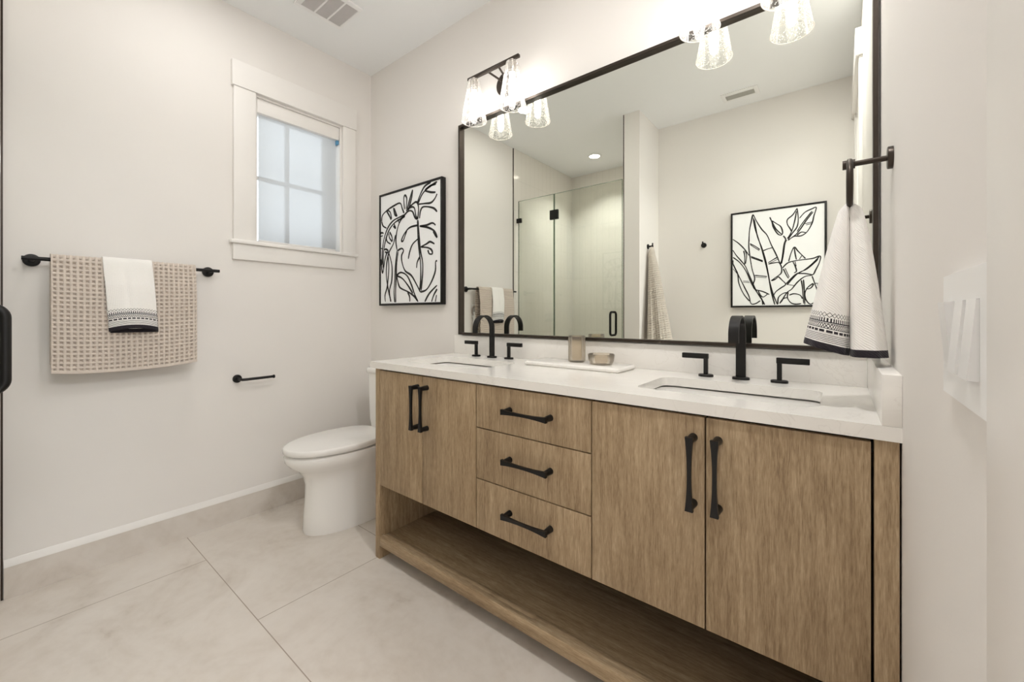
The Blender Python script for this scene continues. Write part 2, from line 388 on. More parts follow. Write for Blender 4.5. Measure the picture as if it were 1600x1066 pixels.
# roller shade
sh = Thing('roller_shade', (-.03, (WY0+WY1)/2, 1.52), 'white roller shade pulled down inside the window', 'window shade')
sh.part('cassette', MB().box(-.060, -.004, WY0+.014, WY1-.014, 2.225, WZ1-.013, .004), 'trim')
sh.part('shade_fabric', MB().sheet(6, 10, lambda u, v: Vector((-.0295, WY0+.030+(WY1-.026-WY0-.030)*u, 1.518+.709*v))), 'shade')
sh.part('hem_bar', MB().box(-.034, -.025, WY0+.030, WY1-.026, 1.504, 1.520, .003), 'trim')
sh.part('roller_bracket', MB().box(-.055, -.010, WY1-.028, WY1-.014, 2.20, 2.225, .003), plain('blue_grey_plastic', (.10, .30, .50), .4), label='small blue bracket')

# ------------------------------------------------------------------ vanity
VX0, VX1, VF = .877, 2.612, -.537
van = Thing('vanity_cabinet', ((VX0+VX1)/2, -.27, 0), 'wide light oak double vanity with open bottom shelf', 'vanity')
van.part('side_panel', MB().box(VX0, .909, VF, -.016, 0, .855, .001), 'oakz')
van.part('side_panel', MB().box(2.580, 2.6165, VF, -.016, 0, .855, .001), 'oakz')
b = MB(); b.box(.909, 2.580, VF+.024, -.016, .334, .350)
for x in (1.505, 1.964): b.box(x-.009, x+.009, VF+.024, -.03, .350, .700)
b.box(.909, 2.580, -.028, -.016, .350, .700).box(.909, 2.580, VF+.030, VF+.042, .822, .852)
van.part('carcass', b, 'dark', label='cabinet inside with shade in its colour')
van.part('back_panel', MB().box(.909, 2.580, -.030, -.016, .100, .334), 'dark', label='back panel with shade in its colour')  # near-black colour stands in for shade behind the shelf
van.part('shelf', MB().box(.909, 2.580, VF+.050, -.032, .070, .0965, .001).box(.909, 2.580, VF+.0235, VF+.0475, .070, .100, .001).box(.909, 2.580, VF+.022, VF+.052, .062, .090), 'oakx')
van.part('shelf_rail', MB().box(.909, 2.580, VF, VF+.0215, .058, .103, .0015), 'oakx')
G = .0019
def panel(x0, x1, z0, z1): return MB().box(x0+G, x1-G, VF, VF+.020, z0+G, z1-G, .001)
def pull(vertical, cx, cz):
    """bone-shaped bar pull: two flared posts and a waisted bar"""
    b = MB(); L_ = .162; yb = VF-.036; rings = []
    for k in range(17):
        t = -1+2*k/16; w_ = .0044+.0048*abs(t)**2.2; th = .0042+.0012*t*t; s_ = t*L_/2*1.10
        if vertical: rings.append([Vector((cx+sx*w_, yb+sy*th, cz+s_)) for sx, sy in ((-1, -1), (1, -1), (1, 1), (-1, 1))])
        else: rings.append([Vector((cx+s_, yb+sy*th, cz+sx*w_)) for sx, sy in ((-1, -1), (1, -1), (1, 1), (-1, 1))])
    b.loft(rings)
    for e in (-1, 1):
        q = Vector((cx, 0, cz))+(Vector((0, 0, e*L_/2)) if vertical else Vector((e*L_/2, 0, 0)))
        b.cyl((q.x, VF+.001, q.z), (q.x, yb-.003, q.z), .0105, .0082, 18)
    return b
for (x0, x1, hx, hz) in ((.909, 1.206, 1.178, .724), (1.206, 1.505, 1.236, .726), (1.964, 2.271, 2.2435, .716), (2.271, 2.577, 2.2995, .718)):
    d = van.part('door', panel(x0, x1, .332, .851), 'oakz'); van.part('handle', pull(True, hx, hz), 'black', sub=d, label='black bar pull')
for (z0, z1, hz) in ((.696, .851, .779), (.514, .696, .613), (.332, .514, .433)):
    d = van.part('drawer', panel(1.505, 1.964, z0, z1), 'oakz'); van.part('handle', pull(False, 1.742, hz), 'black', sub=d, label='black bar pull')

# countertop with two sink cut-outs
CT0, CT1 = .8565, .885
top = Thing('countertop', (1.73, -.27, CT0), 'white quartz countertop with two sink cut-outs on the oak vanity', 'countertop')
HOLES = [(.945, 1.408, -.432, -.165), (2.050, 2.490, -.432, -.165)]
bm = bmesh.new(); edges = []
def loop(pts):
    vs = [bm.verts.new(p) for p in pts]
    return [bm.edges.new((vs[i], vs[(i+1) % len(vs)])) for i in range(len(vs))]
edges += loop([Vector(p) for p in ((.842, -.5425, CT1), (XR, -.5425, CT1), (XR, 0, CT1), (.842, 0, CT1))])
for h in HOLES: edges += loop(rr(*h, .035, CT1))
bmesh.ops.triangle_fill(bm, use_beauty=True, use_dissolve=False, edges=edges)
for f in [f for f in bm.faces if any(h[0]+.01 < f.calc_center_median().x < h[1]-.01 and h[2]+.01 < f.calc_center_median().y < h[3]-.01 for h in HOLES)]: bm.faces.remove(f)
ex = bmesh.ops.extrude_face_region(bm, geom=bm.faces[:])
bmesh.ops.translate(bm, verts=[v for v in ex['geom'] if isinstance(v, bmesh.types.BMVert)], vec=(0, 0, CT0-CT1))
b = MB(); b.merge(bm); slab = top.part('slab', b, 'quartz', sharp=30)
top.part('backsplash', MB().box(.842, 2.5905, -.016, 0, CT1, .985, .001), 'quartz')
top.part('side_splash', MB().box(2.5905, XR, -.5425, 0, CT1, .985, .0015), 'quartz')
# sinks
for k, h in enumerate(HOLES):
    x0, x1, y0, y1 = h
    s_ = Thing('sink', ((x0+x1)/2, (y0+y1)/2, .71), ('white undermount basin under the left faucet, nearer the toilet', 'white undermount basin below the hanging hand towel')[k], 'sink', 'undermount sinks')
    b = MB(); rings = []
    for o_, z, r_ in ((.030, CT0-.006, .05), (.005, CT0-.006, .04), (.004, CT0-.02, .04), (-.004, .775, .045), (-.016, .735, .06), (-.050, .722, .08), (-.10, .718, .03)):
        rings.append(rr(x0-o_, x1+o_, y0-o_, y1+o_, r_, z))
    b.loft(rings, False, True)
    rings = [rr(x0-.030, x1+.030, y0-.030, y1+.030, .05, z) for z in (CT0-.006, CT0-.018)]+[rr(x0-.006, x1+.006, y0-.006, y1+.006, .05, z) for z in (CT0-.018, .765)]+[rr(x0+.05, x1-.05, y0+.05, y1-.05, .06, .708)]
    b.loft(rings, False, True); s_.part('basin', b, 'china')
    s_.part('drain', MB().disc(((x0+x1)/2, (y0+y1)/2, .7175), (0, 0, 1), .022, .004), 'black')
# faucets
def faucet(x, label):
    y = -.070; t = Thing('faucet', (x, y, CT1), label, 'faucet', 'widespread faucets')
    path = [(y, CT1+.004), (y, 1.00)]+[(y-.060+.060*math.cos(a), 1.033+.060*math.sin(a)) for a in [math.pi*k/20 for k in range(21)]]+[(y-.120, 1.012)]
    b = MB(); rings = []; hw, ht = .0145, .0038
    for i, (py, pz) in enumerate(path):
        q0, q1 = path[max(i-1, 0)], path[min(i+1, len(path)-1)]; ty, tz = q1[0]-q0[0], q1[1]-q0[1]; l_ = math.hypot(ty, tz); ny, nz = -tz/l_, ty/l_
        rings.append([Vector((x+sx*hw, py+sn*ht*ny, pz+sn*ht*nz)) for sx, sn in ((-1, -1), (1, -1), (1, 1), (-1, 1))])
    b.loft(rings); t.part('spout', b, 'black')
    b = MB().loft([rr(x-.026, x+.026, y-.018, y+.018, .017, CT1), rr(x-.026, x+.026, y-.018, y+.018, .017, CT1+.006), rr(x-.024, x+.024, y-.016, y+.016, .015, CT1+.008)])
    t.part('spout_base', b, 'black')
    for sg in (-1, 1):
        hx = x+sg*.108
        b = MB().box(hx-.0065, hx+.0065, y-.0065, y+.0065, CT1+.006, .950, .001)
        b.box(*sorted((hx-sg*.008, hx+sg*.078)), y-.008, y+.008, .946, .964, .0015)
        hd = t.part('handle', b, 'black')
        t.part('handle_base', MB().loft([rr(hx-.024, hx+.024, y-.017, y+.017, .016, CT1), rr(hx-.024, hx+.024, y-.017, y+.017, .016, CT1+.006), rr(hx-.022, hx+.022, y-.015, y+.015, .014, CT1+.008)]), 'black', sub=hd)
faucet(1.170, 'matte black arched faucet at the left sink, farther from camera')
faucet(2.270, 'matte black arched faucet at the right sink, beside the hanging towel')
# tray, tumbler, dish
b = MB().loft([rr(1.476, 1.894, -.199, -.047, .006, CT1), rr(1.470, 1.900, -.205, -.041, .008, CT1+.006), rr(1.470, 1.900, -.205, -.041, .008, CT1+.012), rr(1.478, 1.892, -.197, -.049, .006, CT1+.018)])
tag(b.obj('tray', 'marble', (1.685, -.12, CT1)), 'white marble tray between the two sinks', 'tray')
TZ = CT1+.018
rib = lambda amp, k0, k1: (lambda a, k: amp*abs(math.cos(a*14)) if k0 <= k <= k1 else 0)
b = MB().lathe([(.001, 0), (.030, 0), (.034, .004), (.0345, .02), (.0345, .098), (.0355, .108), (.0340, .109), (.0320, .105), (.0312, .02), (.029, .010), (.001, .009)], (1.668, -.100, TZ), 112, rib(.0014, 2, 4))
tag(b.obj('tumbler', 'amber', (1.668, -.1, TZ), sharp=60), 'tall ribbed smoky glass tumbler on the marble tray', 'glass')
b = MB().lathe([(.001, 0), (.038, 0), (.043, .003), (.049, .020), (.052, .040), (.050, .042), (.047, .038), (.044, .020), (.039, .008), (.001, .007)], (1.790, -.122, TZ), 112, rib(.0012, 2, 3))
tag(b.obj('soap_dish', 'amber', (1.79, -.122, TZ), sharp=60), 'low ribbed smoky glass dish on the marble tray', 'dish')

# ------------------------------------------------------------------ mirror
mi = Thing('vanity_mirror', (1.75, -.015, .990), 'large rectangular mirror in thin black frame above the vanity', 'mirror')
MX0, MX1, MZ0, MZ1, fw = .888, 2.614, .9905, 2.137, .0115
b = MB(); b.box(MX0, MX0+fw, -.030, -.001, MZ0, MZ1).box(MX1-fw, MX1, -.030, -.001, MZ0, MZ1).box(MX0+fw, MX1-fw, -.030, -.001, MZ0, MZ0+fw).box(MX0+fw, MX1-fw, -.030, -.001, MZ1-fw, MZ1)
mi.part('frame', b, 'bronze')
mi.part('mirror_glass', MB().box(MX0+fw, MX1-fw, -.012, -.004, MZ0+fw, MZ1-fw), 'mirror')

# ------------------------------------------------------------------ sconces
def sconce(cx, label):
    yb = -.115; t = Thing('wall_sconce', (cx, 0, 2.07), label, 'wall light', 'two-light wall sconces over the mirror')
    t.part('backplate', MB().disc((cx, 0, 2.262), (0, -1, 0), .060, .018, .003), 'bronze')
    b = MB()
    for sg in (-1, 1): b.tube([(cx+sg*.012, -.016, 2.272), (cx+sg*.034, yb+.004, 2.290)], .005, 10)
    t.part('arm', b, 'bronze')
    t.part('crossbar', MB().box(cx-.163, cx+.163, yb-.008, yb+.008, 2.284, 2.298, .0015), 'bronze')
    for sg in (-1, 1):
        x = cx+sg*.1225
        so = t.part('socket', MB().cyl((x, yb, 2.2845), (x, yb, 2.270), .014, .014).cyl((x, yb, 2.270), (x, yb, 2.222), .019, .019), 'chrome')
        n = 40
        sd = t.part('lamp_shade', MB().lathe([(.0145, 2.2755), (.024, 2.277), (.0295, 2.272), (.033, 2.258), (.0635, 2.072)], (x, yb, 0), n), 'seed', label='seeded clear glass shade')
        t.part('shade_rim', MB().tube([(x+.0635*math.cos(2*math.pi*k/n), yb+.0635*math.sin(2*math.pi*k/n), 2.0715) for k in range(n)], .0016, 8, True), 'rim', sub=sd)
        t.part('bulb', MB().lathe([(.010, 2.222), (.0125, 2.215), (.016, 2.19), (.016, 2.12), (.013, 2.100), (.006, 2.092), (.0005, 2.090)], (x, yb, 0), 14), 'bulb', sub=so, label='glowing tube bulb')
sconce(1.213, 'two-light sconce with seeded glass shades at the mirror\'s left end, whole in view')
sconce(2.275, 'two-light sconce cut off by the picture\'s top edge, nearer the hanging towel')

# ceiling fittings
def recessed(x, y, mat, watt, label, spread=180):
    t = Thing('recessed_light', (x, y, H), label, 'ceiling light', 'recessed ceiling lights')
    n = 32; ring = lambda r, z: [Vector((x+r*math.cos(2*math.pi*k/n), y+r*math.sin(2*math.pi*k/n), z)) for k in range(n)]
    t.part('trim_ring', MB().loft([ring(.072, H), ring(.072, H-.004), ring(.056, H-.006), ring(.052, H-.002)], False, False), 'plastic')
    t.part('lens', MB().disc((x, y, H), (0, 0, -1), .052, .003, .001), mat)
    l = bpy.data.lights.new('recessed_lamp', 'AREA'); l.shape = 'DISK'; l.size = .10; l.energy = watt; l.spread = R(spread); l.color = (1, .985, .965)
    o = bpy.data.objects.new('recessed_lamp', l); o.location = (0, 0, -.009); o.parent = t.o; COL.objects.link(o)
recessed(.554, -1.052, 'lens', CEIL_W, 'lit round ceiling light mirrored beside the left sconce shades')
recessed(.538, -2.283, 'lens', SHOWER_W, 'lit round ceiling light in the shower, seen in the mirror', 115)
vx0, vx1, vy0, vy1 = .285, .527, -.64, -.384
recessed(2.34, -.92, 'lens', 12.0, 'added round fill light over the right sink, out of view')  # added unseen lamp and fitting, fill that lets the sconces stay dim
t = Thing('ceiling_vent', ((vx0+vx1)/2, (vy0+vy1)/2, H), 'square white ceiling exhaust grille at the top of the picture', 'vent')
b = MB(); iy0, iy1, ix0, ix1 = -.612, -.399, .308, .500
b.box(vx0, ix0, vy0, vy1, H-.012, H, .003).box(ix1, vx1, vy0, vy1, H-.012, H, .003).box(ix0, ix1, vy0, iy0, H-.012, H, .003).box(ix0, ix1, iy1, vy1, H-.012, H, .003)
for k in (1, 2): yy = iy1+(iy0-iy1)*k/3; b.box(ix0, ix1, yy-.004, yy+.004, H-.0115, H-.002)
t.part('frame', b, 'plastic')
b = MB()
for k in range(48):
    yy = iy0+(iy1-iy0)*(k+.5)/48; b.box(ix0, ix1, yy-.0016, yy+.0016, H-.010, H-.003)
t.part('grille', b, 'grey'); t.part('duct', MB().box(ix0, ix1, iy0, iy1, H-.003, H-.001), 'grey')
t = Thing('air_register', (1.948, -1.86, H), 'slatted ceiling air register seen in the mirror', 'vent')
b = MB(); b.box(1.826, 1.853, -1.925, -1.795, H-.008, H, .002).box(2.040, 2.068, -1.925, -1.795, H-.008, H, .002).box(1.853, 2.040, -1.925, -1.900, H-.008, H, .002).box(1.853, 2.040, -1.832, -1.795, H-.008, H, .002)
t.part('frame', b, 'plastic')
b = MB()
for k in range(3):
    yy = -1.843-.0215*k; bb = bmesh.new(); bmesh.ops.create_cube(bb, size=1)
    for v in bb.verts: v.co = Matrix.Rotation(R(35), 3, 'X') @ Vector((v.co.x*.187, v.co.y*.017, v.co.z*.0015)) + Vector((1.9465, yy, H-.006))
    b.merge(bb)
t.part('slats', b, 'duct'); t.part('duct', MB().box(1.853, 2.040, -1.900, -1.832, H-.0015, H-.0005), 'vent_shade')  # dark sheet paints the shade between the slats

# ------------------------------------------------------------------ line-art pictures
def ribbon(pts, w_, y, sgn):
    """a brush line lying on the canvas plane Y = y"""
    P = [Vector(p) for p in pts]
    if len(P) > 2:                        # Catmull-Rom smoothing
        Q = []
        for i in range(len(P)-1):
            p0, p1, p2, p3 = P[max(i-1, 0)], P[i], P[i+1], P[min(i+2, len(P)-1)]
            for k in range(5):
                s_ = k/5; Q.append(.5*((2*p1)+(p2-p0)*s_+(2*p0-5*p1+4*p2-p3)*s_*s_+(3*p1-p0-3*p2+p3)*s_**3))
        P = Q+[P[-1]]
    b = []
    ph = random.random()*6
    for i, p in enumerate(P):
        d = P[min(i+1, len(P)-1)]-P[max(i-1, 0)]; n = Vector((-d.z, 0, d.x)); n.normalize()
        h = w_*.5*(1+.18*math.sin(ph+i*.45))*(1 if 0 < i < len(P)-1 else .6)
        b.append((p+n*h, p-n*h))
    return b
def picture(name, label, yw, sgn, x0, x1, z0, z1, strokes, w_, group):
    """yw wall plane, sgn direction into the room along Y"""
    t = Thing(name, ((x0+x1)/2, yw, z0), label, 'picture', group); f = .013
    def bx(a0, a1, d0, d1, c0, c1): return (a0, a1, *sorted((yw+sgn*d0, yw+sgn*d1)), c0, c1)
    b = MB(); b.box(*bx(x0, x0+f, .001, .032, z0, z1), .001).box(*bx(x1-f, x1, .001, .032, z0, z1), .001).box(*bx(x0+f, x1-f, .001, .032, z0, z0+f), .001).box(*bx(x0+f, x1-f, .001, .032, z1-f, z1), .001)
    t.part('frame', b, 'black')
    cv = t.part('canvas', MB().box(*bx(x0+f, x1-f, .004, .027, z0+f, z1-f)), 'canvas')
    b = MB(); yy = yw+sgn*.0278
    cl = lambda p: Vector((min(max(p.x, x0+f), x1-f), yy, min(max(p.z, z0+f), z1-f)))
    for st in strokes:
        r_ = ribbon(st, w_, yy, sgn)
        va = [(b.bm.verts.new(cl(p)), b.bm.verts.new(cl(q))) for p, q in r_]
        for (a, c), (d, e) in zip(va, va[1:]):
            try: b.bm.faces.new((a, c, e, d))
            except ValueError: pass
    t.part('ink_lines', b, 'ink', sub=cv)
A1 = [[(112,410),(118,370),(150,335),(195,305),(235,288),(250,325),(262,355)],[(115,700),(118,600),(130,520),(155,450),(190,405),(235,380),(262,368)],[(122,720),(126,610),(140,530),(165,462),(200,418),(240,392),(268,375)],
[(112,410),(122,440),(145,455)],[(145,340),(165,375),(175,400)],[(150,335),(170,350),(178,395)],[(195,320),(205,350),(215,375)],[(190,318),(200,365),(217,372)],[(195,425),(205,455),(190,440)],[(165,480),(180,510),(185,540)],[(160,490),(165,520),(183,545)],
[(140,515),(150,545),(172,560)],[(220,395),(230,420)],[(105,490),(115,485),(125,490)],[(105,510),(120,505)],[(108,660),(115,740),(122,745),(135,660),(150,610)],[(130,600),(140,595),(155,605),(150,620),(135,612)],
[(350,395),(335,385),(318,345),(295,340),(270,360),(235,410),(215,470),(207,540),(215,600)],[(365,390),(370,345),(385,315),(420,312),(460,322),(482,345)],[(218,605),(245,590),(258,605),(245,640),(250,690),(270,740),(310,770),(345,830),(370,880)],
[(370,880),(410,865),(445,810),(470,740),(472,680),(482,672)],[(355,400),(362,500),(370,600),(385,680),(385,760),(375,870)],[(350,400),(355,520),(362,600),(372,700),(372,800),(366,870)],[(365,440),(410,435),(450,420),(472,435)],
[(365,442),(420,450),(465,475),(482,515),(470,500),(455,475)],[(355,435),(300,450),(265,490),(245,535),(255,540),(270,500),(280,470)],[(362,520),(320,560),(300,610),(290,660)],[(372,580),(410,560),(435,545),(465,560)],
[(375,580),(420,585),(445,600),(450,625),(430,625),(420,600)],[(370,640),(350,680),(345,720)],[(265,330),(260,260),(268,235),(280,260),(275,330)],[(282,330),(300,260),(318,200),(312,250),(290,340)],[(275,340),(305,315),(330,320),(340,370),(352,395)],
[(300,310),(340,280),(355,300),(358,340),(352,395)],[(350,285),(370,230),(400,175),(440,150)],[(355,290),(385,225),(430,180),(482,145)],[(400,205),(440,215),(472,215)],[(355,295),(400,290),(440,285),(465,260),(482,225)],[(400,200),(440,170),(475,160)],
[(215,600),(205,700),(200,800),(195,880),(200,950)],[(222,610),(212,700),(210,780),(205,870),(207,950)],[(205,500),(190,560),(160,620),(145,700),(145,790),(160,880),(175,945)],[(160,620),(180,700),(180,800),(165,870),(172,945)],
[(155,640),(160,720),(150,840),(135,900),(137,945)],[(212,770),(240,750),(280,770),(310,830),(330,890),(355,945)],[(212,772),(250,790),(290,840),(320,890)],[(213,775),(225,830),(240,855),(290,880),(330,910),(352,940)],[(285,880),(298,910),(300,945)],
[(400,945),(430,890),(482,835)],[(445,945),(460,900),(482,860)],[(470,945),(478,900)],[(105,590),(120,592)]]
A1 = [[onY(570+x/4.2667, 250+y/4.264, -.0278) for x, y in s_] for s_ in A1]
picture('wall_picture', 'framed black line drawing of leaves hanging above the toilet', 0, -1, .143, .757, 1.158, 1.888, A1, .0112, 'framed leaf drawings')
A2 = [[(215,420),(218,330),(235,240),(248,190),(275,240),(320,310),(365,360),(400,440),(440,520),(470,590),(487,640),(480,680),(440,710),(400,740)],[(248,190),(222,300),(213,430),(220,520),(240,640),(262,720),(250,770),(262,810),(330,830),(385,855)],
[(250,215),(265,300),(300,410),(330,510),(360,620),(380,720),(400,830),(430,940)],[(258,230),(285,370),(320,460),(350,560),(372,660),(390,760),(415,850),(452,940)],[(222,430),(270,455),(305,480)],[(225,440),(300,488)],[(228,535),(280,555),(330,575)],[(230,545),(290,568),(330,582)],
[(262,695),(320,700),(365,705)],[(262,708),(360,715)],[(335,490),(370,475),(408,465)],[(375,590),(415,565),(450,545)],[(375,600),(455,560)],[(375,600),(430,590),(465,590),(487,625)],[(400,740),(430,730),(460,705)],[(460,705),(490,735),(520,770),(480,800),(440,830),(420,860)],
[(80,395),(130,430),(180,480),(215,530)],[(80,485),(110,530),(150,575),(185,620),(215,690),(250,770),(290,850),(330,910),(345,940)],[(82,545),(140,590),(190,660),(235,760),(270,820),(320,890),(330,940)],[(180,480),(195,530),(185,600)],[(170,490),(180,540),(178,610)],
[(82,570),(85,610),(120,680),(130,760),(170,850),(220,910)],[(82,600),(110,660),(135,710),(180,800),(215,870),(232,930),(270,930),(310,905)],[(165,742),(215,745)],[(165,752),(220,755)],[(290,820),(310,860),(335,875),(370,850)],[(82,640),(115,680)],
[(485,600),(500,520),(515,430),(530,400)],[(475,600),(490,560),(505,440),(520,395),(500,365)],[(388,210),(405,250),(415,290),(450,345),(480,360),(495,340),(480,290),(440,262),(405,240)],[(405,245),(440,310),(490,355)],[(615,135),(580,190),(535,230),(535,270),(560,310),(570,330)],
[(615,135),(625,220),(615,290),(575,345),(540,400)],[(610,160),(600,220),(580,300),(560,350),(535,390)],[(635,220),(680,170),(740,140),(775,130),(755,200),(740,260),(700,330),(650,365),(590,370),(540,405)],[(750,165),(690,240),(620,340),(570,380)],[(740,160),(660,260),(615,330)],
[(680,265),(740,250)],[(690,275),(740,262)],[(615,360),(650,335),(690,340)],[(545,580),(565,510),(592,460),(620,490),(660,530),(685,555)],[(592,465),(600,520),(610,565)],[(635,560),(655,530)],
[(492,635),(540,590),(620,570),(740,555),(808,535),(800,590),(770,650),(745,690),(680,705),(620,750),(570,810),(530,840),(480,920)],[(800,540),(740,600),(660,660),(600,690),(520,770)],[(790,560),(700,640),(620,680),(530,775)],[(580,580),(600,620),(610,660),(590,675)],[(598,580),(608,620)],
[(500,640),(530,700),(545,720)],[(515,635),(550,710)],[(620,680),(680,680),(745,690)],[(740,700),(765,770),(785,830),(780,890),(730,935),(690,900),(680,850),(700,800),(750,760)],[(650,735),(660,800),(670,930)],[(668,730),(675,820),(680,940)],[(550,860),(590,848),(640,860),(660,890)],
[(540,840),(535,880),(560,920),(600,935),(650,930)],[(690,810),(730,800),(755,765)],[(455,935),(460,880),(500,845),(545,838)],[(470,930),(500,890),(535,880)],[(530,770),(590,780)],[(760,760),(810,765)],[(780,775),(810,772)]]
A2 = [[onY(1130+x/5.33, 300+y/5.33, YO+.0278, True) for x, y in s_] for s_ in A2]
picture('wall_picture', 'framed black line drawing of leaves seen in the mirror', YO, 1, 1.851, 2.457, 1.155, 1.900, A2, .0078, 'framed leaf drawings')

# ------------------------------------------------------------------ toilet
TX = .432
def oval(yf, yb, hw, z, n=48, p=2.3, taper=1.0):
    """plan outline: elongated round nose at yf, squarer towards yb"""
    out = []
    for k in range(n):
        a = 2*math.pi*k/n; c, s_ = math.cos(a), math.sin(a)
        ym = yb+(yf-yb)*.42
        if s_ >= 0: y = ym+(yf-ym)*s_; x = hw*(1 if c >= 0 else -1)*abs(c)**.92
        else: y = ym+(yb-ym)*abs(s_)**.8; x = hw*(1 if c >= 0 else -1)*abs(c)**.55*(1-.10*abs(s_))
        out.append(Vector((TX+x, y, z)))
    return out
to = Thing('toilet', (TX, -.38, 0), 'white skirted elongated toilet between the wall and the vanity', 'toilet')
prof = [(-.650, -.16, .134, 0), (-.652, -.16, .136, .012), (-.648, -.16, .133, .09), (-.642, -.16, .130, .17), (-.640, -.155, .131, .24), (-.652, -.15, .138, .285), (-.680, -.14, .152, .320), (-.718, -.13, .172, .348), (-.736, -.12, .180, .372), (-.740, -.12, .182, .396), (-.734, -.12, .178, .404)]
to.part('bowl', MB().loft([oval(a, b_, c, z) for a, b_, c, z in prof]), 'china', sharp=60)
prof = [(-.716, -.24, .160, .4045), (-.718, -.24, .162, .408), (-.718, -.24, .162, .4125)]
seat = to.part('seat', MB().loft([oval(a, b_, c, z) for a, b_, c, z in prof]), 'china', sharp=60)
prof = [(-.736, -.232, .179, .413), (-.743, -.230, .184, .417), (-.744, -.230, .185, .430), (-.743, -.2305, .184, .4395), (-.739, -.232, .181, .443), (-.730, -.236, .174, .4445)]
to.part('lid', MB().loft([oval(a, b_, c, z) for a, b_, c, z in prof]), 'china', sharp=60)
for sg in (-1, 1): to.part('hinge', MB().cyl((TX+sg*.075-.018, -.226, .424), (TX+sg*.075+.018, -.226, .424), .010), 'china')
to.part('tank', MB().loft([rr(TX-.155, TX+.155, -.185, -.018, .03, .404), rr(TX-.164, TX+.164, -.196, -.014, .035, .47), rr(TX-.170, TX+.170, -.202, -.012, .035, .745)]), 'china', sharp=50)
to.part('tank_lid', MB().loft([rr(TX-.174, TX+.174, -.207, -.010, .036, .746), rr(TX-.178, TX+.178, -.211, -.008, .038, .752), rr(TX-.178, TX+.178, -.211, -.008, .038, .772), rr(TX-.170, TX+.170, -.203, -.014, .034, .779)]), 'china', sharp=50)

# ------------------------------------------------------------------ towel bar, paper holder, towels
BZ, BX = 1.319, .073
t = Thing('towel_bar', (0, -1.231, BZ), 'black wall towel bar holding the beige waffle towel', 'towel bar')
t.part('bar', MB().cyl((BX, -1.552, BZ), (BX, -.908, BZ), .0078, n=16), 'black')
for y in (-1.524, -.938):
    ro = t.part('rosette', MB().disc((0, y, BZ-.002), (1, 0, 0), .0245, .010, .002), 'black')
    t.part('post', MB().cyl((.008, y, BZ-.001), (BX, y, BZ), .009, .0085, 16), 'black', sub=ro)
def ridge(x, k=3): return abs(math.cos(math.pi*x))**k
def pit(a, b, depth):
    q = 1-max(ridge(a, 2.0), ridge(b, 2.0)); q = min(1, max(0, (q-.10)/.42)); return depth*q*q*(3-2*q)
def bath_towel():
    y0, y1 = -1.478, -1.010; thick = .011
    # cross-section path (X, Z): back hem, up over the bar, down the front
    zc = BZ; rad = .0168; back = .42; front = .462
    total = back+math.pi*rad+front; cell = .0182
    def f(u, v):
        s_ = v*total
        if s_ < back: x = BX-rad-.004*min(1, (back-s_)/.1); z = zc-(back-s_); nx, nz = -1, 0
        elif s_ < back+math.pi*rad:
            a = math.pi-(s_-back)/rad; x = BX+rad*math.cos(a); z = zc+rad*math.sin(a); nx, nz = math.cos(a), math.sin(a)
        else:
            d = s_-back-math.pi*rad; bulge = .012*min(1, d/.12)+.006*math.sin(u*7.5+.6)*min(1, d/.3)
            x = BX+rad+bulge; z = zc-d+.016*(abs(u-.45)*2)**2.2*(d/front)-.002; nx, nz = 1, 0
        y = y0+(y1-y0)*u
        hemd = min(s_, total-s_); w_ = 0 if hemd < .012 else pit(u*(y1-y0)/cell, s_/cell, .0125)
        if u < .012 or u > .988: w_ *= .2
        h = -w_
        return Vector((x+nx*(h+.004), y, z+nz*(h+.004)))
    b = MB().sheet(230, 420, f, lambda u, v: (u, v))
    o = tag(b.obj('bath_towel', 'waffle', (BX, (y0+y1)/2, .86), sharp=180, recalc=False), 'large beige waffle-weave towel draped over the left wall towel bar', 'towel', 'waffle towels')
    md = o.modifiers.new('thickness', 'SOLIDIFY'); md.thickness = .003; md.offset = -1
    return o
bath_towel()
def small_towel():
    zc = BZ; rad = .0268; back = .16; front = .292; total = back+math.pi*rad+front
    def mk(front_only):
        def f(u, v):
            s_ = v*total
            if s_ < back: x = BX-rad; z = zc-(back-s_); k = 0
            elif s_ < back+math.pi*rad:
                a = math.pi-(s_-back)/rad; x = BX+rad*math.cos(a); z = zc+rad*math.sin(a); k = 0
            else:
                d = s_-back-math.pi*rad; k = d/front
                x = BX+rad+.016*min(1, d/.1)+.034*k**1.6*(1-(2*u-1)**2)-.004*math.exp(-((u-.42)/.06)**2)*min(1, d/.1); z = zc-d+.014*k*(1-(2*u-1)**2)
            y = -1.332+.160*u+k*(.017)
            return Vector((x, y, z))
        return f
    t = Thing('hand_towel', (BX+.03, -1.25, 1.03), 'small white towel with black patterned hem over the beige waffle towel', 'towel', 'white patterned hand towels')
    o = t.part('front_fold', MB().sheet(40, 110, mk(1), lambda u, v: (u*.165, (1-v)*total)), 'handp', sharp=180)
    md = o.modifiers.new('thickness', 'SOLIDIFY'); md.thickness = .003; md.offset = 0
    def g(u, v):
        z = 1.12-.098*v; x = BX+.036+.008*(1-(2*u-1)**2)*v
        return Vector((x, -1.322+.157*u+.012*v, z))
    o = t.part('back_fold', MB().sheet(20, 20, g, lambda u, v: (u*.16, (1-v)*.098)), 'handh', sharp=180)
    md = o.modifiers.new('thickness', 'SOLIDIFY'); md.thickness = .003; md.offset = 0
small_towel()
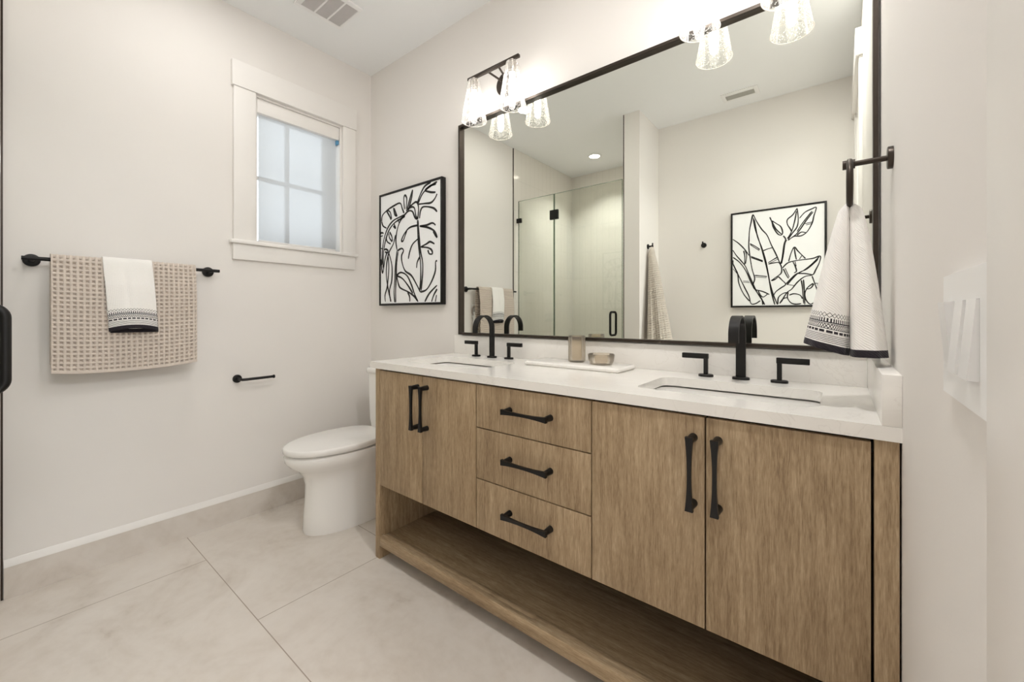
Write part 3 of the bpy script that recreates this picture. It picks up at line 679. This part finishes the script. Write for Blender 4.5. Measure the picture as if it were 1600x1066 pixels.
# paper holder
t = Thing('toilet_paper_holder', (0, -.807, .756), 'empty black toilet paper holder arm beside the toilet', 'paper holder')
t.part('rosette', MB().disc((0, -.807, .756), (1, 0, 0), .0215, .009, .002), 'black')
t.part('arm', MB().tube([(.008, -.807, .756), (.058, -.807, .756), (.068, -.803, .756), (.072, -.793, .756), (.072, -.650, .757)], .0072, 12).disc((.072, -.655, .757), (0, 1, 0), .0095, .008), 'black')
# socket behind the towel
t = Thing('wall_outlet', (0, -1.06, 1.075), 'white wall outlet half hidden behind the waffle towel, seen in mirror', 'outlet')
t.part('cover_plate', MB().box(0, .006, -1.090, -1.012, 1.075, 1.190, .002), 'plastic')
t = Thing('plug_adapter', (.006, -1.042, 1.01), 'white plug with looped taupe cord hanging behind the waffle towel', 'plug')
t.part('body', MB().box(.0062, .034, -1.066, -1.018, 1.010, 1.122, .006), 'plastic')
t.part('cord', MB().tube([(.014, -1.046+.040*math.cos(a), 1.128+.046*math.sin(a)) for a in [R(-60+300*k/24) for k in range(25)]], .005, 8), 'cord', label='taupe looped cord')

# towel ring on the right wall with hand towel
RX, RY, RZ, RR = 2.545, -.366, 1.452, .052
t = Thing('towel_ring', (XR, RY, RZ), 'black towel ring on the right wall holding a white hand towel', 'towel ring')
t.part('rosette', MB().disc((XR, RY, RZ), (-1, 0, 0), .0245, .010, .002), 'bronze')
t.part('arm', MB().cyl((XR-.008, RY, RZ), (RX-.002, RY, RZ), .0062, n=14).cyl((RX-.013, RY, RZ), (RX+.010, RY, RZ), .0105, n=18), 'bronze')
t.part('ring', MB().tube([(RX, RY+RR*math.sin(2*math.pi*k/48), RZ-RR+.006+RR*math.cos(2*math.pi*k/48)) for k in range(48)], .0062, 12, True), 'bronze')
RB = RZ-2*RR+.006                                        # bottom of the ring
ht = Thing('hand_towel', (RX, RY, 1.01), 'white hand towel with black patterned hem hanging from the towel ring', 'towel', 'white patterned hand towels')
def lobe(sg, zbot, zslope, wtop, wbot, dtop, dbot, nm, mat, seed):
    n = 72; L_ = RB+.007-zbot; rows = 70; rings = []; b = MB()
    vs = []
    for j in range(rows+1):
        k = j/rows; z = RB+.005-L_*k
        w_ = wtop+(wbot-wtop)*(k**(.85 if sg < 0 else .62)); d_ = dtop+(dbot-dtop)*(k**.7)
        top_in = math.sin(min(1, k/.05)*math.pi/2)
        row = []
        for i in range(n):
            a = 2*math.pi*i/n; c, s_ = math.cos(a), math.sin(a)
            cx = RX+sg*(w_*.5*.92)
            fold = 1+.05*k*math.sin(3*a+seed)+.035*k*math.sin(7*a+seed*2)
            px = cx+.5*w_*(1 if c >= 0 else -1)*abs(c)**.8*fold*(.55+.45*top_in)-sg*.004*(1-top_in)
            py = RY+d_*(1 if s_ >= 0 else -1)*abs(s_)**.85*fold*(.7+.3*top_in)
            px = min(px, XR-.004)
            if sg < 0: px = min(px, RX-.0004)
            else: px = max(px, RX+.0004)
            row.append((Vector((px, py, z+zslope*(RX-px)*k)), k))
        vs.append([b.bm.verts.new(p) for p, _ in row])
    lay = b.bm.loops.layers.uv.verify(); per = 2*(wbot+2*dbot)*.9
    for j in range(rows):
        for i in range(n):
            i2 = (i+1) % n
            f = b.bm.faces.new((vs[j][i], vs[j][i2], vs[j+1][i2], vs[j+1][i]))
            for lp, (a_, j_) in zip(f.loops, ((i, j), (i+1, j), (i+1, j+1), (i, j+1))): lp[lay].uv = (a_/n*per, (1-j_/rows)*L_)
    b.bm.faces.new(list(reversed(vs[0]))); 
    o = ht.part(nm, b, mat, sharp=180)
    md = o.modifiers.new('thickness', 'SOLIDIFY'); md.thickness = .004; md.offset = -1
lobe(-1, 1.008, .30, .016, .094, .016, .062, 'front_fold', 'handp', .8)
lobe(1, 1.008, .0, .016, .068, .016, .066, 'back_fold', 'handh', 2.1)

# light switch
sy, sz = -1.0645, 1.0805
t = Thing('light_switch', (XR, sy, sz-.06), 'white three-gang rocker switch plate on the right wall', 'light switch')
b = MB(); px = XR-.0065
for (a, c, d, e) in ((-.0835, .0835, .0335, .0605), (-.0835, .0835, -.0605, -.0335), (-.0835, -.0625, -.0335, .0335), (.0625, .0835, -.0335, .0335), (-.0295, -.0165, -.0335, .0335), (.0165, .0295, -.0335, .0335)):
    b.box(px, XR, sy+a, sy+c, sz+d, sz+e, 0)
t.part('switch_plate', b, 'plastic')
for k, tilt in ((1, -1), (0, 1), (-1, 1)):
    yc = sy+k*.046; bb = bmesh.new(); bmesh.ops.create_cube(bb, size=1)
    for v in bb.verts: v.co = Matrix.Rotation(R(4.5*tilt), 3, 'Y') @ Vector((v.co.x*.007, v.co.y*.0322, v.co.z*.0662)) + Vector((XR-.0075, yc, sz))
    b = MB(); b.merge(bb); t.part('rocker', b, 'plastic')

# ------------------------------------------------------------------ shower glass
GY = -1.655
t = Thing('shower_panel', (.235, GY, .10), 'fixed clear glass shower panel beside the left wall, seen in mirror', 'shower glass')
g = t.part('glass_pane', MB().box(.030, .443, GY-.005, GY+.005, .101, 2.222), 'shower')
t.part('polished_edge', MB().box(.030, .443, GY-.005, GY+.005, 2.222, 2.225).box(.027, .030, GY-.005, GY+.005, .101, 2.225).box(.440, .443, GY-.0052, GY+.0052, .101, 2.222), 'gedge', sub=g)
for z in (.45, 2.03): t.part('wall_clip', MB().box(.0065, .062, GY-.011, GY+.011, z-.022, z+.022, .002), 'black', label='small black clip')
t = Thing('shower_door', (.78, GY, .105), 'clear glass shower door with black hinges and pull handle', 'shower door')
g = t.part('glass_pane', MB().box(.449, 1.113, GY-.005, GY+.005, .108, 2.222), 'shower')
t.part('polished_edge', MB().box(.449, 1.113, GY-.005, GY+.005, 2.222, 2.225).box(.449, .452, GY-.0052, GY+.0052, .108, 2.222).box(1.113, 1.116, GY-.005, GY+.005, .108, 2.225), 'gedge', sub=g)
for z in (.40, 2.030): t.part('hinge', MB().box(.402, .490, GY-.012, GY+.012, z-.044, z+.044, .002), 'black', label='square black hinge')
for sg in (1, -1):
    hx, yo, z0, z1 = 1.033, GY+sg*.056, .925, 1.119; r_ = .026; q = []
    y_in = GY+sg*.005
    for k in range(9): a = R(90*k/8); q.append((hx, yo-sg*r_+sg*r_*math.sin(a), z0+r_-r_*math.cos(a)))
    q2 = [(hx, y, z1+z0-z) for _, y, z in reversed(q)]
    t.part('handle', MB().tube([(hx, y_in, z0)]+q+q2+[(hx, y_in, z1)], .0095, 14), 'black', label='black pull handle')

# ------------------------------------------------------------------ hooks and robe towel on the far side of the room
def hook(x, y, z, n, label):
    n = Vector(n); p = Vector((x, y, z)); t = Thing('robe_hook', p, label, 'hook', 'robe hooks')
    t.part('rosette', MB().disc(p, n, .021, .008, .002), 'black')
    t.part('peg', MB().cyl(p+n*.006, p+n*.040, .007).cyl(p+n*.036, p+n*.046, .010).cyl(p+n*.041+Vector((0, 0, -.004)), p+n*.041+Vector((0, 0, .026)), .0055), 'black')
hook(1.645, YO, 1.674, (0, 1, 0), 'empty black round robe hook on the far wall, seen in mirror')
hook(1.269, -1.815, 1.668, (1, 0, 0), 'black robe hook holding the hanging waffle towel, seen in mirror')
def robe_towel():
    n = 192; rows = 260; L_ = .80; zt = 1.672; b = MB(); vs = []
    for j in range(rows+1):
        k = j/rows; row = []
        for i in range(n):
            a = 2*math.pi*i/n; c, s_ = math.cos(a), math.sin(a)
            ti = math.sin(min(1, k/.06)*math.pi/2)
            wx = .014*ti+.075*k**.8; wy = .018*ti+.128*k**.75
            fold = 1+.16*k*math.sin(3*a+.5)+.06*k*math.sin(7*a)
            cx = 1.269+.006+max(.030, wx*1.18); cy = -1.815+.01*k
            x = cx+wx*c*fold; y = cy+wy*s_*fold; z = zt-L_*k+.03*k*c
            wf = 0 if k > .985 else pit(i/n*24, k*L_/.018, .007)*min(1, k*3)
            x -= c*wf; y -= s_*wf
            row.append(b.bm.verts.new((max(x, 1.272), max(y, YO+.01), z)))
        vs.append(row)
    for j in range(rows):
        for i in range(n): b.bm.faces.new((vs[j][i], vs[j][(i+1) % n], vs[j+1][(i+1) % n], vs[j+1][i]))
    b.bm.faces.new(vs[0])
    o = tag(b.obj('bath_towel', 'waffle2', (1.34, -1.815, .87), sharp=180), 'pale waffle towel hanging from a robe hook, seen in mirror', 'towel', 'waffle towels')
    md = o.modifiers.new('thickness', 'SOLIDIFY'); md.thickness = .004; md.offset = -1
robe_towel()
